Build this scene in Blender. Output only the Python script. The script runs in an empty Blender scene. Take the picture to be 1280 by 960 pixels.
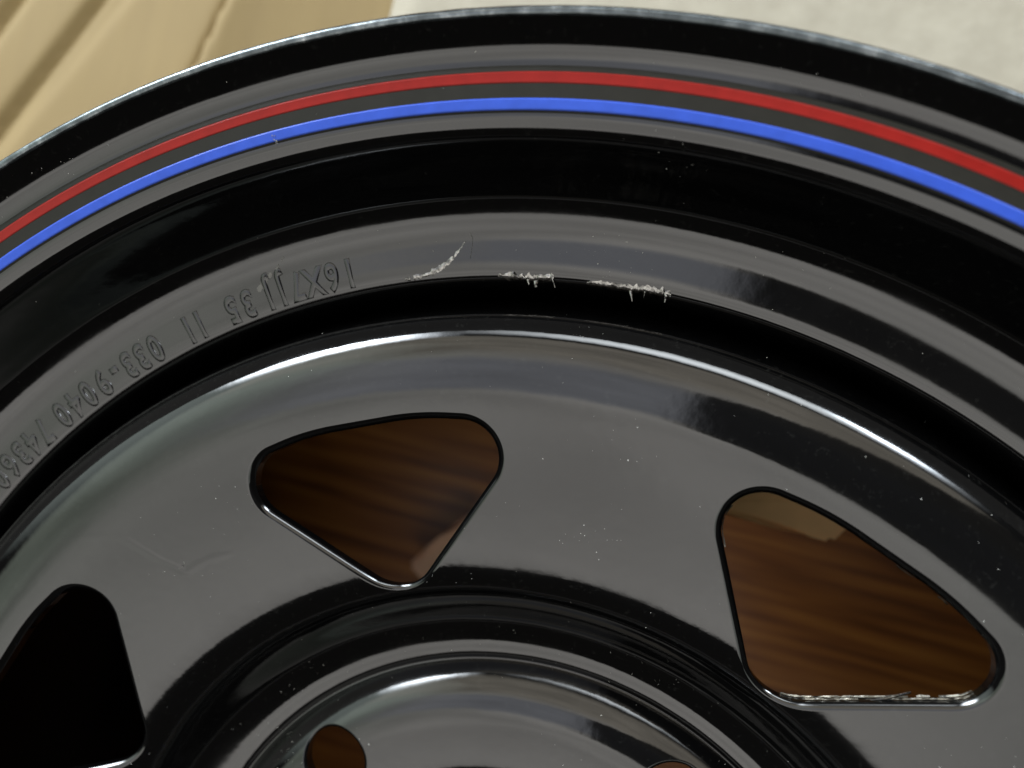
import bpy, bmesh, math, random
import numpy as np
from mathutils import Matrix, Vector, noise
from mathutils.geometry import delaunay_2d_cdt
R = math.radians
MM = 0.001
random.seed(7)
scene = bpy.context.scene
col = scene.collection

# ------------------------------------------------------------------ camera
cam_data = bpy.data.cameras.new("camera")
cam = bpy.data.objects.new("camera", cam_data)
col.objects.link(cam)
cam.matrix_world = Matrix((
    (0.93888447, -0.28025342, 0.19988492, 0.0),
    (0.27530735, 0.95991007, 0.05271177, 0.15528268),
    (-0.2066442, 0.00553953, 0.97840048, 0.14219039),
    (0, 0, 0, 1)))
cam_data.sensor_width = 36.0
cam_data.lens = 28.125
cam_data.clip_start = 0.005
cam_data.clip_end = 50
cam_data.dof.use_dof = True
cam_data.dof.focus_distance = 0.172
cam_data.dof.aperture_fstop = 28.125 / 3.2
# f-stop is lens(mm) / aperture(mm): a 3.2 mm wide pupil
scene.camera = cam

# ------------------------------------------------------------------ light: an indoor ceiling bright overhead, two lamps, dim room
world = bpy.data.worlds.new("World")
scene.world = world
world.use_nodes = True
bg = world.node_tree.nodes["Background"]
bg.inputs[0].default_value = (1.0, 0.93, 0.85, 1)
bg.inputs[1].default_value = 0.03
scene.view_settings.view_transform = 'Standard'
scene.view_settings.look = 'None'
scene.view_settings.exposure = 0
scene.view_settings.gamma = 1


def T(a):
    return math.tan(R(a))


class Nodes:
    """tiny expression helper for light node trees"""
    def __init__(self, nt):
        self.nt = nt

    def math(self, op, a, b=None):
        n = self.nt.nodes.new('ShaderNodeMath')
        n.operation = op
        for i, v in enumerate((a, b)):
            if v is None:
                continue
            if isinstance(v, (int, float)):
                n.inputs[i].default_value = v
            else:
                self.nt.links.new(v, n.inputs[i])
        return n.outputs[0]

    def step(self, v, e0, e1, lo=0.0, hi=1.0):
        n = self.nt.nodes.new('ShaderNodeMapRange')
        n.interpolation_type = 'SMOOTHSTEP'
        n.inputs['From Min'].default_value = e0
        n.inputs['From Max'].default_value = e1
        n.inputs['To Min'].default_value = lo
        n.inputs['To Max'].default_value = hi
        self.nt.links.new(v, n.inputs['Value'])
        return n.outputs[0]

    def mix(self, f, a, b):
        n = self.nt.nodes.new('ShaderNodeMix')
        n.data_type = 'RGBA'
        self.nt.links.new(f, n.inputs[0])
        for sock, v in ((n.inputs[6], a), (n.inputs[7], b)):
            if isinstance(v, tuple):
                sock.default_value = (*v, 1)
            else:
                self.nt.links.new(v, sock)
        return n.outputs[2]


def area(name, size, color, radiance, loc, rot=None):
    d = bpy.data.lights.new(name, 'AREA')
    d.shape = 'RECTANGLE'
    d.size, d.size_y = size
    d.color = color
    d.energy = radiance * math.pi * size[0] * size[1]
    d.use_nodes = True
    o = bpy.data.objects.new(name, d)
    o.location = loc
    if rot:
        o.rotation_euler = rot
    col.objects.link(o)
    g = d.node_tree.nodes.new('ShaderNodeNewGeometry')
    sp = d.node_tree.nodes.new('ShaderNodeSeparateXYZ')
    d.node_tree.links.new(g.outputs['Parametric'], sp.inputs[0])
    return d, Nodes(d.node_tree), sp, g


# the bright ceiling: unevenly lit, with a dark gap added in place of the reflected phone
H, X0, X1, Y0, Y1 = 2.0, -1.6, 1.35, -1.06, 1.35
d, E, sp, g = area('ceiling_light', ((X1 - X0) * H, (Y1 - Y0) * H), (1, 1, 1), 2.1, ((X0 + X1) / 2 * H, 0.155 + (Y0 + Y1) / 2 * H, H))
FLIPX, FLIPY = False, False
pu, pv = sp.outputs[0], sp.outputs[1]
if FLIPX:
    pu = E.math('SUBTRACT', 1.0, pu)
if FLIPY:
    pv = E.math('SUBTRACT', 1.0, pv)
u = E.math('ADD', E.math('MULTIPLY', pu, X1 - X0), X0)
v = E.math('ADD', E.math('MULTIPLY', pv, Y1 - Y0), Y0)
nz = d.node_tree.nodes.new('ShaderNodeTexNoise')
nz.inputs['Scale'].default_value = 9.0
nz.inputs['Detail'].default_value = 5.0
d.node_tree.links.new(g.outputs['Parametric'], nz.inputs['Vector'])
wob = E.math('MULTIPLY', E.math('SUBTRACT', nz.outputs[0], 0.5), 0.08)
uw, vw = E.math('ADD', u, wob), E.math('ADD', v, wob)
# colour: warm grey in the middle, greenish and dimmer to both sides, brownish at the far end, bluish overhead
colr = E.mix(E.step(u, -1.0, -0.05), (0.44, 0.50, 0.42), (1.0, 0.97, 0.92))
colr = E.mix(E.step(u, 0.0, 0.8), colr, (0.52, 0.56, 0.52))
colr = E.mix(E.math('MULTIPLY', E.step(v, 0.14, 0.42), 0.9), colr, (0.66, 0.60, 0.50))
over = E.math('MULTIPLY', E.step(vw, -0.32, -0.22), E.step(vw, 0.12, 0.24, 1.0, 0.0))
over = E.math('MULTIPLY', over, E.step(u, -0.9, -0.3))
colr = E.mix(over, colr, (0.62, 0.64, 0.70))
up = E.math('MAXIMUM', u, 0.0)
vlo = E.math('ADD', vw, E.math('MULTIPLY', up, 0.15))
vhi = E.math('SUBTRACT', vw, E.math('MULTIPLY', up, 0.75))
phone_gap = E.math('MULTIPLY', E.step(vlo, -0.34, -0.29), E.step(vhi, 0.15, 0.21, 1.0, 0.0))
phone_gap = E.math('MULTIPLY', phone_gap, E.step(uw, -0.01, 0.05))
fade = E.math('MULTIPLY', E.step(v, Y0, Y0 + 0.07), E.step(v, 1.05, 1.33, 1.0, 0.0))
fade = E.math('MULTIPLY', fade, E.math('MULTIPLY', E.step(u, X0, X0 + 0.35), E.step(u, X1 - 0.5, X1, 1.0, 0.0)))
amp = E.math('MULTIPLY', fade, E.math('SUBTRACT', 1.0, E.math('MULTIPLY', phone_gap, 0.965)))
amp = E.math('MULTIPLY', amp, E.math('ADD', 0.40, E.math('MULTIPLY', nz.outputs[0], 1.08)))
em = d.node_tree.nodes['Emission']
d.node_tree.links.new(colr, em.inputs['Color'])
d.node_tree.links.new(amp, em.inputs['Strength'])


def lamp(name, direction, dist, size, color, radiance, soft=1.5):
    """an upright source in the given direction whose brightness falls off towards its borders"""
    v = Vector(direction).normalized()
    d, E, sp, g = area(name, size, color, radiance, Vector((0, 0.155, 0.0)) + v * dist, v.to_track_quat('Z', 'Y').to_euler())
    f = None
    for ch in (0, 1):
        c = E.math('SUBTRACT', E.math('MULTIPLY', sp.outputs[ch], 2.0), 1.0)
        w = E.math('MAXIMUM', E.math('SUBTRACT', 1.0, E.math('MULTIPLY', c, c)), 0.0)
        w = E.math('POWER', w, soft)
        f = w if f is None else E.math('MULTIPLY', f, w)
    d.node_tree.links.new(f, d.node_tree.nodes['Emission'].inputs['Strength'])


lamp('window_light', (T(-63), T(54), 1), 2.6, (1.7, 1.35), (0.86, 0.93, 1.0), 70, 2.6)
lamp('wall_light', (T(50), T(65), 1), 2.6, (0.9, 0.7), (0.80, 0.90, 1.0), 60, 2.2)
lamp('wall_glow', (T(5), T(61), 1), 3.1, (5.0, 0.9), (0.9, 0.96, 1.0), 12, 1.8)
lamp('side_glow', (T(-66), T(25), 1), 2.8, (2.6, 4.0), (0.80, 0.93, 0.88), 1.7, 0.8)


# ------------------------------------------------------------------ helpers
def tag(o, label=None, cat=None, group=None, kind=None):
    for k, v in (('label', label), ('category', cat), ('group', group), ('kind', kind)):
        if v:
            o[k] = v
    return o


def link(name, me, mat=None, parent=None):
    o = bpy.data.objects.new(name, me)
    col.objects.link(o)
    if mat:
        me.materials.append(mat)
    if parent:
        o.parent = parent
    return o


def mesh_from(name, verts, faces, smooth=True):
    me = bpy.data.meshes.new(name)
    me.from_pydata(verts, [], faces)
    me.validate()
    me.update()
    if smooth:
        me.polygons.foreach_set('use_smooth', [True] * len(me.polygons))
    return me


def new_mat(name):
    m = bpy.data.materials.new(name)
    m.use_nodes = True
    nt = m.node_tree
    return m, nt, nt.nodes, nt.links, nt.nodes['Principled BSDF']


def nnode(nt, typ, **kw):
    n = nt.nodes.new(typ)
    for k, v in kw.items():
        if k.startswith('i_'):
            n.inputs[k[2:].replace('_', ' ')].default_value = v
        else:
            setattr(n, k, v)
    return n


def ramp(nt, stops, src=None):
    r = nt.nodes.new('ShaderNodeValToRGB')
    els = r.color_ramp.elements
    while len(els) < len(stops):
        els.new(0.5)
    for e, (p, c) in zip(els, stops):
        e.position = p
        e.color = c if len(c) == 4 else (*c, 1)
    if src is not None:
        nt.links.new(src, r.inputs[0])
    return r


# ------------------------------------------------------------------ materials
def black_paint(name, wave=0.00002, base=(0.0016, 0.0016, 0.0017), rough=0.035):
    m, nt, N, L, P = new_mat(name)
    P.inputs['Base Color'].default_value = (*base, 1)
    P.inputs['IOR'].default_value = 1.62
    tc = nnode(nt, 'ShaderNodeTexCoord')
    # slow waves and a fine orange peel in the paint
    n1 = nnode(nt, 'ShaderNodeTexNoise', i_Scale=55.0, i_Detail=3.0, i_Roughness=0.5)
    n2 = nnode(nt, 'ShaderNodeTexNoise', i_Scale=420.0, i_Detail=2.0, i_Roughness=0.6)
    L.new(tc.outputs['Object'], n1.inputs['Vector'])
    L.new(tc.outputs['Object'], n2.inputs['Vector'])
    b1 = nnode(nt, 'ShaderNodeBump', i_Strength=1.0, i_Distance=wave * 6)
    b2 = nnode(nt, 'ShaderNodeBump', i_Strength=1.0, i_Distance=wave * 0.45)
    L.new(n1.outputs[0], b1.inputs['Height'])
    L.new(n2.outputs[0], b2.inputs['Height'])
    L.new(b1.outputs[0], b2.inputs['Normal'])
    L.new(b2.outputs[0], P.inputs['Normal'])
    # thin dust film: patchy
    n3 = nnode(nt, 'ShaderNodeTexNoise', i_Scale=28.0, i_Detail=6.0, i_Roughness=0.65)
    L.new(tc.outputs['Object'], n3.inputs['Vector'])
    r = ramp(nt, [(0.35, (rough,) * 3), (0.75, (rough + 0.12,) * 3)], n3.outputs[0])
    L.new(r.outputs[0], P.inputs['Roughness'])
    n4 = nnode(nt, 'ShaderNodeTexNoise', i_Scale=700.0, i_Detail=3.0, i_Roughness=0.7)
    L.new(tc.outputs['Object'], n4.inputs['Vector'])
    r2 = ramp(nt, [(0.60, (*base, 1)), (0.86, (0.014, 0.014, 0.013, 1))], n4.outputs[0])
    L.new(r2.outputs[0], P.inputs['Base Color'])
    return m


PAINT = black_paint('black_gloss_paint')
BARREL = black_paint('black_satin_barrel_paint', base=(0.004, 0.004, 0.004), rough=0.5)
BARREL.node_tree.nodes['Principled BSDF'].inputs['Specular IOR Level'].default_value = 0.1
PAINT_RIM = black_paint('black_gloss_rim_paint', wave=0.000012)


def tape(name, color, rough=0.32):
    m, nt, N, L, P = new_mat(name)
    tc = nnode(nt, 'ShaderNodeTexCoord')
    n = nnode(nt, 'ShaderNodeTexNoise', i_Scale=300.0, i_Detail=4.0)
    L.new(tc.outputs['Object'], n.inputs['Vector'])
    r = ramp(nt, [(0.3, tuple(c * 0.9 for c in color)), (0.7, tuple(min(1, c * 1.08) for c in color))], n.outputs[0])
    L.new(r.outputs[0], P.inputs['Base Color'])
    P.inputs['Roughness'].default_value = rough
    P.inputs['Specular IOR Level'].default_value = 0.15
    return m


RED = tape('red_pinstripe', (0.25, 0.012, 0.009))
BLUE = tape('blue_pinstripe', (0.032, 0.078, 0.43))
DARK = tape('dark_pinstripe_film', (0.017, 0.016, 0.013), 0.5)


def scuffed_lip():
    m, nt, N, L, P = new_mat('scuffed_lip_metal')
    tc = nnode(nt, 'ShaderNodeTexCoord')
    n = nnode(nt, 'ShaderNodeTexNoise', i_Scale=260.0, i_Detail=8.0, i_Roughness=0.7)
    L.new(tc.outputs['Object'], n.inputs['Vector'])
    n2 = nnode(nt, 'ShaderNodeTexNoise', i_Scale=22.0, i_Detail=3.0)
    L.new(tc.outputs['Object'], n2.inputs['Vector'])
    c = ramp(nt, [(0.34, (0.05, 0.058, 0.062)), (0.52, (0.10, 0.115, 0.122)), (0.66, (0.22, 0.24, 0.25)), (0.78, (0.6, 0.62, 0.64))], n.outputs[0])
    L.new(c.outputs[0], P.inputs['Base Color'])
    P.inputs['Metallic'].default_value = 0.85
    r = ramp(nt, [(0.35, (0.16,) * 3), (0.7, (0.38,) * 3)], n2.outputs[0])
    L.new(r.outputs[0], P.inputs['Roughness'])
    b = nnode(nt, 'ShaderNodeBump', i_Strength=0.6, i_Distance=0.00005)
    L.new(n.outputs[0], b.inputs['Height'])
    L.new(b.outputs[0], P.inputs['Normal'])
    return m


LIP = scuffed_lip()


def bare_metal(name, lo, hi, rough=0.3, bump=0.0002, scale=1500.0):
    m, nt, N, L, P = new_mat(name)
    tc = nnode(nt, 'ShaderNodeTexCoord')
    n = nnode(nt, 'ShaderNodeTexNoise', i_Scale=scale, i_Detail=5.0, i_Roughness=0.7)
    L.new(tc.outputs['Object'], n.inputs['Vector'])
    c = ramp(nt, [(0.38, lo), (0.62, hi)], n.outputs[0])
    L.new(c.outputs[0], P.inputs['Base Color'])
    P.inputs['Metallic'].default_value = 0.8
    P.inputs['Roughness'].default_value = rough
    b = nnode(nt, 'ShaderNodeBump', i_Strength=1.0, i_Distance=bump)
    L.new(n.outputs[0], b.inputs['Height'])
    L.new(b.outputs[0], P.inputs['Normal'])
    return m


STEEL = bare_metal('scraped_bare_metal', (0.07, 0.068, 0.064), (0.34, 0.33, 0.315), 0.14, 0.00012, 500.0)
STEEL.node_tree.nodes['Principled BSDF'].inputs['Metallic'].default_value = 1.0
CHIP = bare_metal('chipped_primer', (0.008, 0.009, 0.010), (0.25, 0.23, 0.19), 0.45, 0.0002, 420.0)
m, nt, N, L, P = new_mat('pale_dust')
P.inputs['Base Color'].default_value = (0.55, 0.54, 0.50, 1)
P.inputs['Roughness'].default_value = 0.8
DUST = m
m, nt, N, L, P = new_mat('faint_scuff')
P.inputs['Base Color'].default_value = (0.17, 0.165, 0.155, 1)
P.inputs['Roughness'].default_value = 0.45
SCUFF = m


def cardboard_mat():
    m, nt, N, L, P = new_mat('brown_cardboard')
    tc = nnode(nt, 'ShaderNodeTexCoord')
    mp = nnode(nt, 'ShaderNodeMapping')
    mp.inputs['Rotation'].default_value = (0, 0, R(28))
    mp.inputs['Scale'].default_value = (1, 0.12, 1)
    L.new(tc.outputs['Object'], mp.inputs[0])
    n = nnode(nt, 'ShaderNodeTexNoise', i_Scale=90.0, i_Detail=5.0, i_Roughness=0.6)
    L.new(mp.outputs[0], n.inputs['Vector'])
    n2 = nnode(nt, 'ShaderNodeTexNoise', i_Scale=9.0, i_Detail=4.0)
    L.new(tc.outputs['Object'], n2.inputs['Vector'])
    a = nnode(nt, 'ShaderNodeMath', operation='ADD')
    L.new(n.outputs[0], a.inputs[0])
    L.new(n2.outputs[0], a.inputs[1])
    h = nnode(nt, 'ShaderNodeMath', operation='MULTIPLY')
    h.inputs[1].default_value = 0.5
    L.new(a.outputs[0], h.inputs[0])
    c = ramp(nt, [(0.30, (0.182, 0.124, 0.044)), (0.70, (0.216, 0.150, 0.055))], h.outputs[0])
    L.new(c.outputs[0], P.inputs['Base Color'])
    P.inputs['Roughness'].default_value = 0.75
    b = nnode(nt, 'ShaderNodeBump', i_Strength=0.5, i_Distance=0.0008)
    L.new(n.outputs[0], b.inputs['Height'])
    L.new(b.outputs[0], P.inputs['Normal'])
    return m


def board_mat():
    m, nt, N, L, P = new_mat('cream_felt_board')
    tc = nnode(nt, 'ShaderNodeTexCoord')
    n = nnode(nt, 'ShaderNodeTexNoise', i_Scale=85.0, i_Detail=4.0, i_Roughness=0.6)
    L.new(tc.outputs['Object'], n.inputs['Vector'])
    c = ramp(nt, [(0.30, (0.30, 0.270, 0.210)), (0.70, (0.352, 0.320, 0.253))], n.outputs[0])
    L.new(c.outputs[0], P.inputs['Base Color'])
    P.inputs['Roughness'].default_value = 0.9
    b = nnode(nt, 'ShaderNodeBump', i_Strength=0.7, i_Distance=0.001)
    L.new(n.outputs[0], b.inputs['Height'])
    L.new(b.outputs[0], P.inputs['Normal'])
    return m


def wood_mat():
    m, nt, N, L, P = new_mat('varnished_pine')
    tc = nnode(nt, 'ShaderNodeTexCoord')
    oi = nnode(nt, 'ShaderNodeObjectInfo')
    mp = nnode(nt, 'ShaderNodeMapping')
    mp.inputs['Scale'].default_value = (0.05, 1, 1)
    L.new(tc.outputs['Object'], mp.inputs[0])
    off = nnode(nt, 'ShaderNodeVectorMath', operation='ADD')
    L.new(mp.outputs[0], off.inputs[0])
    sc = nnode(nt, 'ShaderNodeVectorMath', operation='SCALE')
    L.new(oi.outputs['Location'], sc.inputs[0])
    sc.inputs['Scale'].default_value = 3.7
    L.new(sc.outputs[0], off.inputs[1])
    n = nnode(nt, 'ShaderNodeTexNoise', i_Scale=210.0, i_Detail=4.0, i_Roughness=0.5, i_Distortion=0.25)
    L.new(off.outputs[0], n.inputs['Vector'])
    c = ramp(nt, [(0.34, (0.15, 0.045, 0.007)), (0.50, (0.29, 0.100, 0.016)), (0.66, (0.40, 0.155, 0.028))], n.outputs[0])
    L.new(c.outputs[0], P.inputs['Base Color'])
    P.inputs['Roughness'].default_value = 0.35
    return m


CARD, BOARD, WOOD = cardboard_mat(), board_mat(), wood_mat()
FLOOR_Z = -0.2055

# ------------------------------------------------------------------ floor of pine planks
floor = bpy.data.objects.new('floor', None)
col.objects.link(floor)
floor.location = (0, 0, FLOOR_Z)
floor.rotation_euler = (0, 0, R(4))
tag(floor, kind='structure')
sub = mesh_from('subfloor', [(-1.2, -1.2, -0.02), (1.2, -1.2, -0.02), (1.2, 1.2, -0.02), (-1.2, 1.2, -0.02)], [(0, 1, 2, 3)], False)
m, nt, N, L, P = new_mat('dark_joint')
P.inputs['Base Color'].default_value = (0.02, 0.012, 0.008, 1)
link('subfloor', sub, m, floor)


def bevel_box(name, sx, sy, sz, bev):
    bm = bmesh.new()
    bmesh.ops.create_cube(bm, size=1)
    for v in bm.verts:
        v.co = Vector((v.co.x * sx, v.co.y * sy, v.co.z * sz))
    bmesh.ops.bevel(bm, geom=bm.edges[:], offset=bev, segments=1, affect='EDGES')
    me = bpy.data.meshes.new(name)
    bm.to_mesh(me)
    bm.free()
    return me


pw = 0.125
plank_me = bevel_box('plank', 1.196, pw - 0.0012, 0.019, 0.0008)
plank_me.materials.append(WOOD)
for j in range(-7, 8):
    for i in range(2):
        o = bpy.data.objects.new('plank', plank_me)
        col.objects.link(o)
        o.parent = floor
        shift = (0.37 * j) % 1.0 - 0.5
        o.location = ((i - 0.5) * 1.2 + shift * 0.5, j * pw + 0.082, -0.0095 - random.uniform(0, 0.0003))

# ------------------------------------------------------------------ wheel
wheel = bpy.data.objects.new('steel_wheel', None)
col.objects.link(wheel)
tag(wheel, 'glossy black steel car wheel with red and blue pinstripes and triangular holes, lying face up', 'wheel')
wheel.location = (0, 0, 0)


def chaikin(pts, n=3):
    for _ in range(n):
        q = [pts[0]]
        for a, b in zip(pts[:-1], pts[1:]):
            q.append((a[0] * .75 + b[0] * .25, a[1] * .75 + b[1] * .25))
            q.append((a[0] * .25 + b[0] * .75, a[1] * .25 + b[1] * .75))
        q.append(pts[-1])
        pts = q
    return pts


def revolve(name, pts, mat, seg=720, parent=wheel, a0=0.0, a1=360.0, ripple=None):
    """revolve (r,z) in mm about the wheel axis; pts listed with decreasing r face the viewer"""
    full = abs(a1 - a0) >= 359.9
    ns = seg if full else seg + 1
    vs, fs = [], []
    for k in range(ns):
        a = R(a0 + (a1 - a0) * k / seg)
        s, c = math.sin(a), math.cos(a)
        for i, (r, z) in enumerate(pts):
            if ripple:
                r, z = ripple(r, z, math.degrees(a), i)
            vs.append((r * s * MM, r * c * MM, z * MM))
    n = len(pts)
    for k in range(seg):
        k2 = (k + 1) % ns
        for i in range(n - 1):
            fs.append((k * n + i, k * n + i + 1, k2 * n + i + 1, k2 * n + i))
    me = mesh_from(name, vs, fs)
    return link(name, me, mat, parent)


# rolled outer lip: paint rubbed off to scuffed metal
lip_pts = chaikin([(214.5, -9), (217.5, -8.2), (219.2, -5.3), (219.55, -2.0), (219.3, 0.1), (218.4, 0.85), (217.5, 0.65), (217.0, -0.05)], 2)
revolve('lip', lip_pts[::-1][::-1], LIP, ripple=lambda r, z, a, i: (
    r + 0.07 * noise.noise(Vector((a * 0.9, i * 0.35, 3.0))) * (1 if i > 14 else .4), z + 0.02 * noise.noise(Vector((a * 0.7, i * .3, 9)))))

rim_pts = chaikin([(217.15, 0.35), (216.0, -0.7), (214.7, -1.9), (213.4, -3.0), (212.4, -3.55), (210.9, -4.15), (209.7, -4.4), (204.5, -4.9), (201.0, -5.35),
                   (199.8, -5.95), (198.7, -6.5), (197.7, -7.5), (197.0, -9.2), (196.4, -11), (193.4, -18.5), (191.2, -23.0), (190.0, -25.0), (188.4, -26.3),
                   (186, -27.6), (183, -28.7), (179.5, -29.35), (176, -29.95), (174.1, -30.55), (172.8, -31.5), (171.9, -34.2), (171.3, -44),
                   (171.1, -50)], 3)
barrel_pts = chaikin([(171.1, -50), (171, -90), (171, -140), (174, -150), (192, -168), (200, -176), (202, -190), (204, -198), (212, -202), (219, -205)], 3)
revolve('rim', rim_pts, PAINT_RIM)
revolve('barrel', barrel_pts, BARREL)


def surf(pts):
    """z of a revolve profile as function of r (visible part, decreasing r)"""
    rr = np.array([p[0] for p in pts])[::-1]
    zz = np.array([p[1] for p in pts])[::-1]
    return lambda r: float(np.interp(r, rr, zz))


vis = [p for p in rim_pts if p[1] > -36]
rim_z = surf(vis)


def band(name, r0, r1, lift, mat, n=6):
    pts = [(r0 + 0.03, rim_z(r0) - 0.02)]
    for i in range(n + 1):
        r = r0 + (r1 - r0) * i / n
        pts.append((r, rim_z(r) + lift))
    pts.append((r1 - 0.03, rim_z(r1) - 0.02))
    return revolve(name, pts, mat, ripple=lambda r, z, a, i: (r + 0.07 * noise.noise(Vector((a * 0.11, 2.0, 5.0))) , z))


band('stripe_film', 210.0, 201.5, 0.05, DARK)
band('red_stripe', 208.9, 206.85, 0.10, RED)
band('blue_stripe', 204.1, 201.95, 0.10, BLUE)

# ---- disc
disc_ctrl = [(172.0, -52), (170.9, -47), (170.0, -42.5), (168.7, -37.5), (167.2, -31.5), (166.0, -27.6), (164.8, -25.3), (163.3, -23.8), (161.4, -22.4),
             (159.3, -21.35), (156.6, -20.7), (152.8, -20.4), (149.0, -20.5), (146, -21.0), (142, -21.85), (132, -24.1), (120, -26.8),
             (111, -28.8), (107.2, -29.9), (103.6, -32.2), (100.2, -36), (97.2, -40.6), (94.8, -43.8), (92.8, -45.3), (90.6, -46.3), (88.6, -47.0),
             (87.2, -47.3), (85.6, -47.5), (84.4, -47.75), (83.6, -48.5), (83.0, -48.7), (82.5, -48.1), (81.4, -47.1), (79.8, -45.75), (78.0, -44.55), (76.2, -43.7),
             (74.2, -43.15), (72, -42.85), (69.5, -42.8), (66, -43.05), (62, -43.4), (58.8, -43.75), (57.6, -44.0), (57.1, -44.7), (57.0, -49)]
disc_pts = chaikin(disc_ctrl, 3)
dz = surf([p for p in disc_pts if p[0] >= 57.8])


def dslope(r):
    return (dz(r + 0.4) - dz(r - 0.4)) / 0.8


# window outline: rounded triangle in local (tangential x, radial y) mm
def fillet_poly(poly, arc_r):
    """poly: list of (pt, radius). returns dense loop"""
    out = []
    n = len(poly)
    for i in range(n):
        p = Vector(poly[i][0]); a = Vector(poly[i - 1][0]); b = Vector(poly[(i + 1) % n][0]); rad = poly[i][1]
        u = (a - p).normalized(); v = (b - p).normalized()
        ang = u.angle(v)
        t = rad / math.tan(ang / 2)
        c = p + (u + v).normalized() * (rad / math.sin(ang / 2))
        s = p + u * t; e = p + v * t
        a0 = math.atan2((s - c).y, (s - c).x); a1 = math.atan2((e - c).y, (e - c).x)
        d = (a1 - a0 + math.pi) % (2 * math.pi) - math.pi
        k = max(6, int(abs(d) * rad / 0.55))
        for j in range(k + 1):
            aa = a0 + d * j / k
            out.append(Vector((c.x + rad * math.cos(aa), c.y + rad * math.sin(aa))))
    # densify
    res = []
    for i, p in enumerate(out):
        q = out[(i + 1) % len(out)]
        L_ = (q - p).length
        k = max(1, int(L_ / 0.75))
        for j in range(k):
            res.append(p.lerp(q, j / k))
    return res


WR = 142.3
# the outer side follows the wheel's curve: give the outer edge two extra gentle corners
corner = (37.0, math.sqrt(WR ** 2 - 37.0 ** 2))
outline = fillet_poly([((0, 102.2), 9.5), ((corner[0], corner[1]), 8.0), ((13, math.sqrt(WR ** 2 - 13 ** 2) + 1.0), 60), ((-13, math.sqrt(WR ** 2 - 13 ** 2) + 1.0), 60),
                       ((-corner[0], corner[1]), 8.0)], WR)
ON = len(outline)


def offset_loop(loop, d):
    n = len(loop)
    o = []
    for i in range(n):
        t = (loop[(i + 1) % n] - loop[i - 1]).normalized()
        o.append(loop[i] + Vector((t.y, -t.x)) * d)
    return o


area = sum(outline[i].x * outline[(i + 1) % ON].y - outline[(i + 1) % ON].x * outline[i].y for i in range(ON))
sgn = 1 if area > 0 else -1
ROLL = 1.6
OFFS = [0, 0.15, 0.32, 0.5, 0.7, 0.9, 1.1, 1.35, 1.6, 2.1]


def sgn_of(loop):
    n = len(loop)
    a = sum(loop[i].x * loop[(i + 1) % n].y - loop[(i + 1) % n].x * loop[i].y for i in range(n))
    return 1 if a > 0 else -1


verts, faces, vkey, normals = [], [], {}, []


def addv(x, y, z, nrm):
    k = (round(x, 3), round(y, 3), round(z, 3))
    if k in vkey:
        return vkey[k]
    vkey[k] = len(verts)
    verts.append((x * MM, y * MM, z * MM))
    normals.append(nrm)
    return vkey[k]


def surf_normal(x, y):
    r = math.hypot(x, y)
    s = dslope(r)
    return Vector((-s * x / r, -s * y / r, 1)).normalized()


THICK = 3.6


def add_sector(V, D, tris, rot, roll, loop, hole_wall=True):
    c, s = math.cos(rot), math.sin(rot)
    la = np.array([(p.x, p.y) for p in loop])
    mp = []
    for v, d in zip(V, D):
        x, y = v.x, v.y
        r = math.hypot(x, y)
        z = dz(r)
        n = surf_normal(x, y)
        if d < roll:
            q = 1 - d / roll
            z -= 0.72 * roll * q * q
            j = int(np.argmin((la[:, 0] - x) ** 2 + (la[:, 1] - y) ** 2))
            t = (loop[(j + 1) % len(loop)] - loop[j - 1]).normalized()
            w = Vector((t.y, -t.x, 0)) * sgn_of(loop) * -1     # towards the hole
            sl = 1.44 * q
            n = (n + w * sl).normalized()
        X, Y = x * c + y * s, -x * s + y * c
        N_ = Vector((n.x * c + n.y * s, -n.x * s + n.y * c, n.z))
        mp.append(addv(X, Y, z, N_))
    for f in tris:
        faces.append(tuple(mp[i] for i in f))
    # hole wall
    n = len(loop)
    top, bot = [], []
    for i, p in enumerate(loop):
        t = (loop[(i + 1) % n] - loop[i - 1]).normalized()
        w = Vector((t.y, -t.x)) * sgn_of(loop) * -1
        r = math.hypot(p.x, p.y)
        X, Y = p.x * c + p.y * s, -p.x * s + p.y * c
        W = Vector((w.x * c + w.y * s, -w.x * s + w.y * c, 0))
        top.append(addv(X, Y, dz(r) - 0.72 * roll - 0.004, W))
        bot.append(addv(X, Y, dz(r) - THICK, W))
    for i in range(n):
        j = (i + 1) % n
        faces.append((top[i], top[j], bot[j], bot[i]))


TH_W, TH_B = -26.18, -51.68

def build_window_sector():
    pts = []; dist = []; edges = []
    loops = [offset_loop(outline, sgn * d) for d in OFFS]
    for L_, d in zip(loops, OFFS):
        base = len(pts)
        for i, p in enumerate(L_):
            pts.append(Vector(p)); dist.append(d); edges.append((base + i, base + (i + 1) % ON))
    return sector_cdt(pts, dist, edges, loops[-1], outline, 96.0, 146.0, 44, 45, 22.5)


def inside_poly(arr, x, y):
    x1, y1 = arr[:, 0], arr[:, 1]
    x2, y2 = np.roll(x1, -1), np.roll(y1, -1)
    cr = ((y1 > y) != (y2 > y)) & (x < (x2 - x1) * (y - y1) / (y2 - y1 + 1e-12) + x1)
    return bool(cr.sum() % 2)


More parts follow.
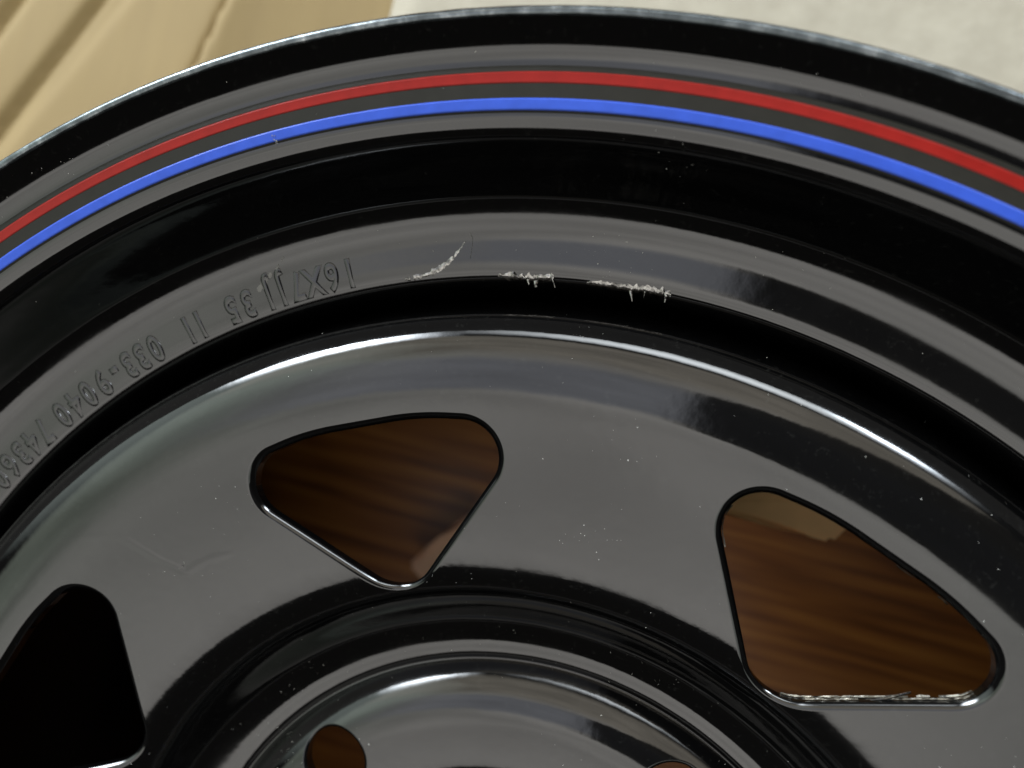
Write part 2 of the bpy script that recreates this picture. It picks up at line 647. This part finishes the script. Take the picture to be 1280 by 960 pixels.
def sector_cdt(pts, dist, edges, big, hole, r_in, r_out, nr, na, half):
    arr = np.array([(p.x, p.y) for p in big])
    hol = np.array([(p.x, p.y) for p in hole])
    grid = {}
    for i in range(nr + 1):
        r = r_in + (r_out - r_in) * i / nr
        for k in range(na + 1):
            a = R(-half + 2 * half * k / na)
            x, y = r * math.sin(a), r * math.cos(a)
            if i not in (0, nr) and k not in (0, na):
                if np.hypot(arr[:, 0] - x, arr[:, 1] - y).min() < 0.6 or inside_poly(arr, x, y):
                    continue
            grid[(i, k)] = len(pts)
            pts.append(Vector((x, y))); dist.append(99.0)
    for k in range(na):
        edges += [(grid[(0, k)], grid[(0, k + 1)]), (grid[(nr, k)], grid[(nr, k + 1)])]
    for i in range(nr):
        edges += [(grid[(i, 0)], grid[(i + 1, 0)]), (grid[(i, na)], grid[(i + 1, na)])]
    V, E_, F_, vo, eo, fo = delaunay_2d_cdt(pts, edges, [], 0, 1e-6)
    D = [min((dist[j] for j in vo[i]), default=99.0) for i in range(len(V))]
    tris = []
    da = 2 * half / na
    for f in F_:
        cx = sum(V[i].x for i in f) / len(f); cy = sum(V[i].y for i in f) / len(f)
        r = math.hypot(cx, cy); a = math.degrees(math.atan2(cx, cy))
        if abs(a) > half:
            continue
        # chord test against inner/outer rings
        am = (a + half) % da - da / 2
        ch = math.cos(R(da / 2)) / math.cos(R(am))
        if r < r_in * ch * 0.99999 or r > r_out * ch * 1.00001:
            continue
        if inside_poly(hol, cx, cy):
            continue
        tris.append(tuple(f))
    return V, D, tris


V, D, tris = build_window_sector()
for k in range(8):
    add_sector(V, D, tris, R(TH_W + 45 * k), ROLL, outline)

RB = 7.74
bolt_loop = [Vector((RB * math.cos(t), 69.85 + RB * math.sin(t))) for t in np.linspace(0, 2 * math.pi, 96, endpoint=False)]
BO = [0, 0.2, 0.45, 0.7, 0.9, 1.3]
bpts = []; bdist = []; bedges = []
bl = [offset_loop(bolt_loop, sgn_of(bolt_loop) * d) for d in BO]
for L_, d in zip(bl, BO):
    base = len(bpts)
    for i, p in enumerate(L_):
        bpts.append(Vector(p)); bdist.append(d); bedges.append((base + i, base + (i + 1) % 96))
V, D, tris = sector_cdt(bpts, bdist, bedges, bl[-1], bolt_loop, 60.2, 80.0, 27, 72, 36)
for k in range(5):
    add_sector(V, D, tris, R(TH_B + 72 * k), 0.9, bolt_loop)


# plain rings: crest, dish, bore
def ring_zone(r_hi, r_lo, frac, pts=None):
    if pts is None:
        pts = [(r_hi, dz(r_hi))] + [p for p in disc_pts if r_lo + 0.02 < p[0] < r_hi - 0.02] + [(r_lo, dz(r_lo))]
    n = len(pts)
    # normals from the polyline
    nr = []
    for i in range(n):
        a = pts[max(0, i - 1)]; b = pts[min(n - 1, i + 1)]
        t = Vector((b[0] - a[0], b[1] - a[1])).normalized()
        nr.append(Vector((t.y, -t.x)))    # facing +z for decreasing r
    ids = []
    for k in range(360):
        a = R(frac + k)
        s, c = math.sin(a), math.cos(a)
        row = []
        for (r, z), q in zip(pts, nr):
            row.append(addv(r * s, r * c, z, Vector((q.x * s, q.x * c, q.y))))
        ids.append(row)
    for k in range(360):
        A, B = ids[k], ids[(k + 1) % 360]
        for i in range(n - 1):
            faces.append((A[i], A[i + 1], B[i + 1], B[i]))


FR = (TH_W - 22.5) % 1.0
outer_pts = [p for p in disc_pts if p[0] > 146.02]
ring_zone(0, 0, FR, outer_pts + [(146.0, dz(146.0))])
ring_zone(96.0, 80.0, FR)
ring_zone(0, 0, FR, [(60.2, dz(60.2))] + [p for p in disc_pts if p[0] < 60.15])

me = bpy.data.meshes.new('disc')
me.from_pydata(verts, [], faces)
me.update()
# make windings agree with the wanted normals
flip = [p.index for p in me.polygons if p.normal.dot(sum((normals[v] for v in p.vertices), Vector())) < 0]
if flip:
    bm = bmesh.new(); bm.from_mesh(me); bm.faces.ensure_lookup_table()
    bmesh.ops.reverse_faces(bm, faces=[bm.faces[i] for i in flip])
    bm.to_mesh(me); bm.free()
me.polygons.foreach_set('use_smooth', [True] * len(me.polygons))
me.normals_split_custom_set_from_vertices([tuple(n) for n in normals])
disc = link('disc', me, PAINT, wheel)

# back sheet of the disc, so that it has thickness seen through the holes
bk_pts = chaikin([(172.2, -50), (168, -46), (162, -29.5), (155, -25.5), (146, -25.6), (145, -26.2)], 2)
revolve('disc_back', bk_pts, PAINT, 180)

# ------------------------------------------------------------------ stamped lettering on the rim shelf, tops towards the hub
letters = [('1', -26.7), ('6', -28.1), ('X', -29.6), ('7', -31.0), ('J', -32.3), ('J', -33.4), ('3', -35.2), ('5', -36.6),
           ('1', -39.5), ('1', -40.6), ('0', -43.8), ('3', -45.2), ('3', -46.5), ('-', -47.8), ('9', -49.2), ('0', -50.8), ('4', -52.2),
           ('0', -53.7), ('7', -55.9), ('4', -57.3), ('3', -58.7), ('6', -60.1), ('0', -61.6)]
lv, lf = [], []
cache = {}
for ch, ang in letters:
    if ch not in cache:
        cu = bpy.data.curves.new('glyph', 'FONT')
        cu.body = ch
        cu.size = 9.0
        cu.align_x = 'CENTER'
        cu.offset = -0.28
        cu.extrude = 0.0
        cu.bevel_depth = 0.80
        cu.bevel_resolution = 3
        cu.resolution_u = 6
        cu.fill_mode = 'FRONT'
        ob = bpy.data.objects.new('glyph', cu)
        col.objects.link(ob)
        dg = bpy.context.evaluated_depsgraph_get()
        gm = ob.evaluated_get(dg).to_mesh()
        gv = [v.co.copy() for v in gm.vertices]
        gf = [tuple(p.vertices) for p in gm.polygons]
        ob.evaluated_get(dg).to_mesh_clear()
        bpy.data.objects.remove(ob)
        bpy.data.curves.remove(cu)
        cache[ch] = (gv, gf)
    gv, gf = cache[ch]
    base = len(lv)
    for v in gv:
        r = 181.0 - v.y * 0.95
        a = R(ang + 0.45) - (v.x * 0.72) / 178.0
        z = rim_z(r) + v.z * 0.34 - 0.08
        lv.append((r * math.sin(a) * MM, r * math.cos(a) * MM, z * MM))
    lf += [tuple(base + i for i in f) for f in gf]
lm = mesh_from('stamped_lettering', lv, lf)
bm = bmesh.new(); bm.from_mesh(lm)
bmesh.ops.remove_doubles(bm, verts=bm.verts[:], dist=2e-6)
bmesh.ops.recalc_face_normals(bm, faces=bm.faces[:])
bm.to_mesh(lm); bm.free()
lm.polygons.foreach_set('use_smooth', [True] * len(lm.polygons))
link('stamped_lettering', lm, PAINT_RIM, wheel)


# ------------------------------------------------------------------ scratches, chips and dust
def ptw(r, a, dzv=0.0, zf=rim_z):
    return Vector((r * math.sin(R(a)) * MM, r * math.cos(R(a)) * MM, (zf(r) + dzv) * MM))


def ragged(name, path, width, lift, mat, steps=90, seed=0, gap=0.0, label=None, spikes=()):
    """ragged torn ribbon along a polar path [(r, deg, width factor)]"""
    rnd = random.Random(seed)
    P_ = [Vector((p[0], p[1], p[2])) for p in path]
    vs, fs = [], []
    W = 5
    prev = False
    for s in range(steps + 1):
        t = s / steps * (len(P_) - 1)
        i = min(int(t), len(P_) - 2)
        q = P_[i].lerp(P_[i + 1], t - i)
        nn = noise.noise(Vector((s * 0.35, seed * 7.1, 0)))
        w = width * q.z * (0.8 + 0.7 * nn + 0.2 * rnd.random())
        skip = gap > 0 and noise.noise(Vector((s * 0.22, seed * 3.3, 8))) > gap
        row = []
        for k in range(W):
            u = k / (W - 1) - 0.5
            h = lift * (1 - abs(u) * 1.7) * (0.75 + 1.1 * noise.noise(Vector((s * 0.55, k * 0.8, seed + 2.0)))) + 0.03
            rr = q.x + u * w + rnd.uniform(-.05, .05) * w + 0.25 * width * noise.noise(Vector((s * 0.4, seed, 4)))
            vs.append(ptw(rr, q.y + rnd.uniform(-.02, .02), max(h, -0.01)))
            row.append(len(vs) - 1)
        if prev and not skip:
            for k in range(W - 1):
                fs.append((prev[k], prev[k + 1], row[k + 1], row[k]))
        prev = row
    for (r, a, ln, wd, da) in spikes:      # curled slivers of paint and metal
        b = len(vs)
        n = 6
        for j in range(n + 1):
            f = j / n
            ww = wd * (1 - 0.55 * f) * (0.8 + 0.4 * rnd.random())
            rr = r - ln * f
            aa = a + da * f
            lift2 = 0.1 + 0.3 * math.sin(f * math.pi) + 0.15 * rnd.random()
            zz = rim_z(max(rr, 173.0)) + lift2
            for sgn2 in (-1, 0, 1):
                aw = aa + sgn2 * ww / 176 * 57.3 / 2
                vs.append(Vector((rr * math.sin(R(aw)) * MM, rr * math.cos(R(aw)) * MM, (zz + (0.25 if sgn2 == 0 else 0)) * MM)))
        for j in range(n):
            for k in range(2):
                fs.append((b + j * 3 + k, b + j * 3 + k + 1, b + j * 3 + 4 + k, b + j * 3 + 3 + k))
    me = mesh_from(name, vs, fs, True)
    o = link(name, me, mat, wheel)
    if label:
        o['label'] = label
    return o


ragged('scratch', [(174.6, -22.1, .5), (174.8, -21.4, 1.2), (175.0, -20.5, .8), (175.6, -19.8, 1.3), (176.8, -18.95, 1.3), (178.2, -18.3, 1.0), (180.1, -17.7, .6), (181.6, -17.3, .3)],
       1.0, 0.15, STEEL, 60, 1, 0.5, 'curved scratch of bare metal beside the stamped letters')
ragged('scratch', [(183.2, -16.9, 1), (182.2, -16.75, .8), (179.9, -16.85, .7), (178.0, -17.0, .5)], 0.55, 0.08, SCUFF, 30, 3)
ragged('scratch', [(174.0, -15.0, .6), (174.0, -14.3, 1.2), (173.9, -13.6, 1.1), (173.5, -12.9, 1.5), (173.3, -12.3, 1.5), (173.6, -11.7, 1.1), (174.1, -11.1, 1.2), (174.0, -10.9, .5)],
       1.6, 0.28, STEEL, 44, 5, 0, 'short ragged gouge with torn slivers', [(173.4, -12.8, 1.2, .9, .1), (173.2, -12.2, 1.5, 1.3, 0), (173.9, -11.0, 2.0, .5, .25)])
ragged('scratch', [(173.6, -8.5, .5), (173.4, -7.8, 1.1), (173.4, -7.0, 1.2), (173.3, -6.2, 1.3), (173.2, -5.5, 1.3), (173.5, -4.8, 1.4), (173.8, -4.2, 1.5), (173.6, -3.5, 1.3), (173.8, -2.8, 1.5), (173.8, -2.5, .8)],
       1.6, 0.28, STEEL, 64, 9, 0, 'longer ragged gouge with torn slivers', [(173.2, -5.3, 2.2, .8, .25), (173.6, -4.3, 1.4, .5, 0), (173.8, -2.8, 1.7, .8, 0)])
ragged('scuff', [(179.9, -33.9, 1.0), (180.6, -33.3, 1.4), (182.2, -32.5, 1.0), (183.2, -31.7, .5), (185.5, -30.7, .2)], 1.2, 0.08, SCUFF, 70, 12, 0.05)

# nick across the blue stripe
bm = bmesh.new()
for j in range(9):
    c0 = ptw(random.uniform(200.8, 203.6), -26.64 + random.uniform(-.16, .16), 0.16)
    vs = [bm.verts.new(c0 + Vector((random.uniform(-.35, .35), random.uniform(-.45, .45), random.uniform(0, .12))) * MM) for _ in range(3)]
    bm.faces.new(vs)
me = bpy.data.meshes.new('nick'); bm.to_mesh(me); bm.free()
link('nick', me, STEEL, wheel)

# a run in the paint on the disc, beside the left-hand hole
def paint_run(path, width, height):
    vs, fs = [], []
    pts = [Vector(p) for p in path]
    n = 40
    W = 9
    for q in range(n + 1):
        t = q / n * (len(pts) - 1)
        i = min(int(t), len(pts) - 2)
        c = pts[i].lerp(pts[i + 1], t - i)
        d = (pts[i + 1] - pts[i]).normalized()
        nr = Vector((-d.y, d.x))
        e = math.sin(math.pi * q / n) ** 0.5
        for k in range(W):
            f = k / (W - 1) * 2 - 1
            p = c + nr * f * width * (0.8 + 0.4 * noise.noise(Vector((q * .3, 1, 1))))
            vs.append((p.x * MM, p.y * MM, (dz(p.length) - 0.004 + height * e * (0.5 + 0.5 * math.cos(math.pi * f))) * MM))
    for q in range(n):
        for k in range(W - 1):
            fs.append((q * W + k, q * W + k + 1, q * W + W + k + 1, q * W + W + k))
    link('paint_run', mesh_from('paint_run', vs, fs), PAINT, wheel)


paint_run([(-125, 82), (-118, 84.5), (-113, 86), (-104, 83.5), (-96.5, 82.2), (-94, 85), (-91.5, 87.2), (-86, 90.5)], 1.9, 0.06)

# specks of dust over the whole wheel
rnd = random.Random(21)
dv, df = [], []


def speck(p, s, up=0.0):
    b = len(dv)
    k = rnd.randint(4, 6)
    el = rnd.uniform(1, 2.4); ro = rnd.uniform(0, math.pi)
    for j in range(k):
        a = 2 * math.pi * j / k
        x = math.cos(a) * s * el * rnd.uniform(.6, 1.2); y = math.sin(a) * s * rnd.uniform(.6, 1.2)
        dv.append((p.x + (x * math.cos(ro) - y * math.sin(ro)) * MM, p.y + (x * math.sin(ro) + y * math.cos(ro)) * MM, p.z + 0.02 * MM))
    dv.append((p.x, p.y, p.z + (s * 0.8 + 0.03) * MM))
    for j in range(k):
        df.append((b + j, b + (j + 1) % k, b + k))


holes = []
for k in range(8):
    t = R(TH_W + 45 * k)
    holes.append((t, np.array([(p.x, p.y) for p in offset_loop(outline, sgn * 1.2)])))


def in_hole(x, y):
    for t, arr in holes:
        c, s = math.cos(-t), math.sin(-t)
        if inside_poly(arr, x * c + y * s, -x * s + y * c):
            return True
    for k in range(5):
        t = R(TH_B + 72 * k)
        if math.hypot(x - 69.85 * math.sin(t), y - 69.85 * math.cos(t)) < RB + 1:
            return True
    return False


clusters = [(rnd.uniform(70, 214), rnd.uniform(-180, 180)) for _ in range(60)]
for i in range(2400):
    r = math.sqrt(rnd.uniform(60 ** 2, 216 ** 2)); a = rnd.uniform(-180, 180)
    if i % 3 == 0:
        cr, ca = rnd.choice(clusters)
        r, a = cr + rnd.gauss(0, 2.5), ca + rnd.gauss(0, 1.6)
    elif i % 6 == 1:
        r = rnd.uniform(80, 94)
    if r > 216.5:
        continue
    if 166 < r < 173.5 or 190 < r < 199:
        if rnd.random() < .4:
            continue
    s = abs(rnd.gauss(0, .038)) + 0.022
    if rnd.random() < 0.025:
        s *= 2.0
    if r > 172.8:
        speck(ptw(r, a), s)
    else:
        x, y = r * math.sin(R(a)), r * math.cos(R(a))
        if not in_hole(x, y) and r > 60:
            speck(ptw(r, a, 0, dz), s * 0.85)
tag(link('dust', mesh_from('dust', dv, df, False), DUST, wheel), kind='stuff')

# chipped edges of the right-hand window (primer showing on the wall of the hole)
W2 = R(TH_W + 45)


def chip_strip(name, i0, i1, z0, z1, seed, mat=CHIP, out=0.12):
    vs, fs = [], []
    n = i1 - i0
    c, s = math.cos(W2), math.sin(W2)
    for q in range(n + 1):
        i = (i0 + q) % ON
        p = outline[i]
        t = (outline[(i + 1) % ON] - outline[i - 1]).normalized()
        w = Vector((t.y, -t.x)) * sgn * -1
        zt = dz(p.length)
        fade = min(1, q / 4, (n - q) / 4)
        for k in range(4):
            f = k / 3
            nz = noise.noise(Vector((i * 0.45, k * 2.1, seed)))
            zz = zt + (z0 + (z1 - z0) * f) * 1.0 + nz * 0.30 * (1 if k in (0, 3) else .4)
            if fade < 1:
                zz = zz * fade + (zt + (z0 + z1) / 2) * (1 - fade)
            oo = out + 0.18 * noise.noise(Vector((i * 0.9, k * 1.7, seed + 5))) + (0.25 if k == 3 else 0)
            x, y = p.x + w.x * max(0.04, oo), p.y + w.y * max(0.04, oo)
            vs.append(((x * c + y * s) * MM, (-x * s + y * c) * MM, zz * MM))
    for q in range(n):
        if noise.noise(Vector((q * 0.16, seed * 1.3, 2.0))) < -0.12:
            continue
        for k in range(3):
            fs.append((q * 4 + k, q * 4 + k + 1, q * 4 + 5 + k, q * 4 + 4 + k))
    link(name, mesh_from(name, vs, fs, False), mat, wheel)


OUTLINE_XY = [(round(p.x, 1), round(p.y, 1)) for p in outline]
side_lo = [i for i, p in enumerate(outline) if p.x > 3 and p.y < 131 and p.x < 30]          # lower right side of that window
# a torn flake of paint standing off the lower edge
side_up = [i for i, p in enumerate(outline) if 2 < p.x < 17 and p.y > 138]
side_lf = [i for i, p in enumerate(outline) if p.x < -24 and p.y < 134 and p.y > 124]
for nm, ids, a, b, sd in (('chipped_edge', side_lo, -2.0, -2.25, 3), ('chipped_edge', side_lo, -3.25, -3.65, 17), ('chipped_edge', side_up, -1.0, -3.4, 8), ('chipped_edge', side_lf, -1.0, -2.2, 11)):
    if ids:
        ids = sorted(ids)
        chip_strip(nm, ids[0], ids[-1], a, b, sd)

# ------------------------------------------------------------------ cardboard sheet and cream board under the far edge
def sheet(name, quad, thick, hf, mat, nu=70, nv=110, label=None, cat=None):
    A, B, C_, D_ = [Vector(q) for q in quad]
    vs, fs = [], []
    for top in (1, 0):
        for i in range(nu + 1):
            for j in range(nv + 1):
                p = A.lerp(B, i / nu).lerp(D_.lerp(C_, i / nu), j / nv)
                h = hf(p)
                vs.append((p.x, p.y, FLOOR_Z + h + (thick if top else 0.0)))
    M = (nu + 1) * (nv + 1)
    q = lambda t, i, j: t * M + i * (nv + 1) + j
    for i in range(nu):
        for j in range(nv):
            fs.append((q(0, i, j), q(0, i + 1, j), q(0, i + 1, j + 1), q(0, i, j + 1)))
            fs.append((q(1, i, j), q(1, i, j + 1), q(1, i + 1, j + 1), q(1, i + 1, j)))
    for i in range(nu):
        fs.append((q(0, i, 0), q(1, i, 0), q(1, i + 1, 0), q(0, i + 1, 0)))
        fs.append((q(0, i, nv), q(0, i + 1, nv), q(1, i + 1, nv), q(1, i, nv)))
    for j in range(nv):
        fs.append((q(0, 0, j), q(0, 0, j + 1), q(1, 0, j + 1), q(1, 0, j)))
        fs.append((q(0, nu, j), q(1, nu, j), q(1, nu, j + 1), q(0, nu, j + 1)))
    me = mesh_from(name, vs, fs)
    bm = bmesh.new(); bm.from_mesh(me)
    bmesh.ops.recalc_face_normals(bm, faces=bm.faces[:])
    bm.to_mesh(me); bm.free()
    o = link(name, me, mat)
    tag(o, label, cat)
    return o


def line_d(p, a, b):
    a, b = Vector(a), Vector(b)
    t = (b - a).normalized()
    return (p - a).x * t.y - (p - a).y * t.x


def sstep(x):
    x = min(1.0, max(0.0, x))
    return x * x * (3 - 2 * x)


def card_h(p):
    h = 0.004 + 0.0010 * noise.noise(Vector((p.x * 14, p.y * 14, 0)))
    for a, b, w, dp in (((-.320, .261), (-.360, .185), .003, .0045), ((-.345, .300), (-.385, .215), .004, .005),
                        ((-.300, .280), (-.345, .20), .004, .0022)):
        d = line_d(p, a, b)
        h += -dp * math.exp(-(d / w) ** 2)
    d = line_d(p, (-.247, .274), (-.254, .242))      # a fold where the sheet steps up
    h += 0.014 * sstep((-d + 0.002) / 0.006) * math.exp(-max(0, -d) / 0.05) - 0.011 * math.exp(-(d / .003) ** 2)
    return h


sheet('cardboard_sheet', [(-0.75, 0.0), (-0.145, 0.20), (-0.175, 0.70), (-0.75, 0.70)], 0.004, card_h, CARD, 170, 170,
      label='creased brown cardboard sheet lying on the floor beyond the wheel', cat='cardboard')


def board_h(p):
    return 0.0 + 0.0004 * (1 + noise.noise(Vector((p.x * 30, p.y * 30, 4))))


sheet('felt_board', [(-0.1645, 0.215), (0.55, 0.215), (0.55, 0.75), (-0.190, 0.75)], 0.012, board_h, BOARD, 60, 60,
      label='cream felt-textured board lying beside the cardboard behind the wheel', cat='board')



def patch_stand_in(name, poly, label, top, color):  # added blocks, made up to give the pale patches seen through the holes
    """an added block standing in for a pale patch, set on the planks, its top at height z"""
    m, nt, N, L, P = new_mat('pale_patch')
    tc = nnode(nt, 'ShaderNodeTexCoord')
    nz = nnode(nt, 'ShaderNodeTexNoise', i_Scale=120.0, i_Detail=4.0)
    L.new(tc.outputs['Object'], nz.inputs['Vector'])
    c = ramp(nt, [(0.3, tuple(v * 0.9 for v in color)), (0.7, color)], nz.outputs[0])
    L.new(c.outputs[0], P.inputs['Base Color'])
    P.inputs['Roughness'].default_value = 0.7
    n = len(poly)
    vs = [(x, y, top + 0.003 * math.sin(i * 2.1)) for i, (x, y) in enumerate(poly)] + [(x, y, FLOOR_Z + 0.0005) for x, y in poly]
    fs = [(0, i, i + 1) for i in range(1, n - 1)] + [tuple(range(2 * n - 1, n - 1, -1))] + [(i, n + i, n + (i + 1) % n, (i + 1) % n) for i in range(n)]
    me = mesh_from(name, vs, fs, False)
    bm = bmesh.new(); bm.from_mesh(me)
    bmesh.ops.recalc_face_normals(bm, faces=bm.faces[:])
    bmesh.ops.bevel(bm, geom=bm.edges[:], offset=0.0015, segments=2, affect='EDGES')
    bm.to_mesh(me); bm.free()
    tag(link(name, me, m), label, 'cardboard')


patch_stand_in('patch_block', [(0.010, 0.1225), (0.026, 0.1222), (0.046, 0.1240), (0.055, 0.1232), (0.064, 0.142), (0.056, 0.156), (0.012, 0.164)],
      'added pale block standing in for the bright patch at the top of the right triangular hole', -0.11, (0.95, 0.56, 0.24))
patch_stand_in('patch_offcut', [(-0.089, 0.050), (-0.081, 0.064), (-0.070, 0.079), (-0.058, 0.060), (-0.070, 0.040)],
      'small added pinkish block standing in for the pale patch at the tip of the middle triangular hole', FLOOR_Z + 0.02, (0.80, 0.50, 0.34))
patch_stand_in('patch_block', [(-0.1530, -0.040), (-0.1585, -0.010), (-0.1600, 0.014), (-0.1500, 0.016), (-0.1440, -0.010), (-0.1400, -0.040)],
      'added dim pinkish block standing in for the pale strip at the right edge of the left triangular hole', -0.13, (0.50, 0.33, 0.27))

# torn flake of paint standing off the lower edge of the right-hand hole
flv = [(51.9, 105.2, -29.6), (54.4, 107.1, -28.9), (56.7, 108.9, -28.4), (59.1, 110.6, -28.2), (59.4, 110.1, -28.5), (56.9, 108.1, -28.9), (54.8, 106.0, -29.4), (55.4, 107.4, -28.6), (57.6, 109.2, -28.3)]
flf = [(0, 1, 7), (1, 2, 8, 7), (2, 3, 8), (3, 4, 8), (4, 5, 7, 8), (5, 6, 7), (6, 0, 7)]
link('torn_flake', mesh_from('torn_flake', [tuple(c * MM for c in v) for v in flv], flf, False), STEEL, wheel)
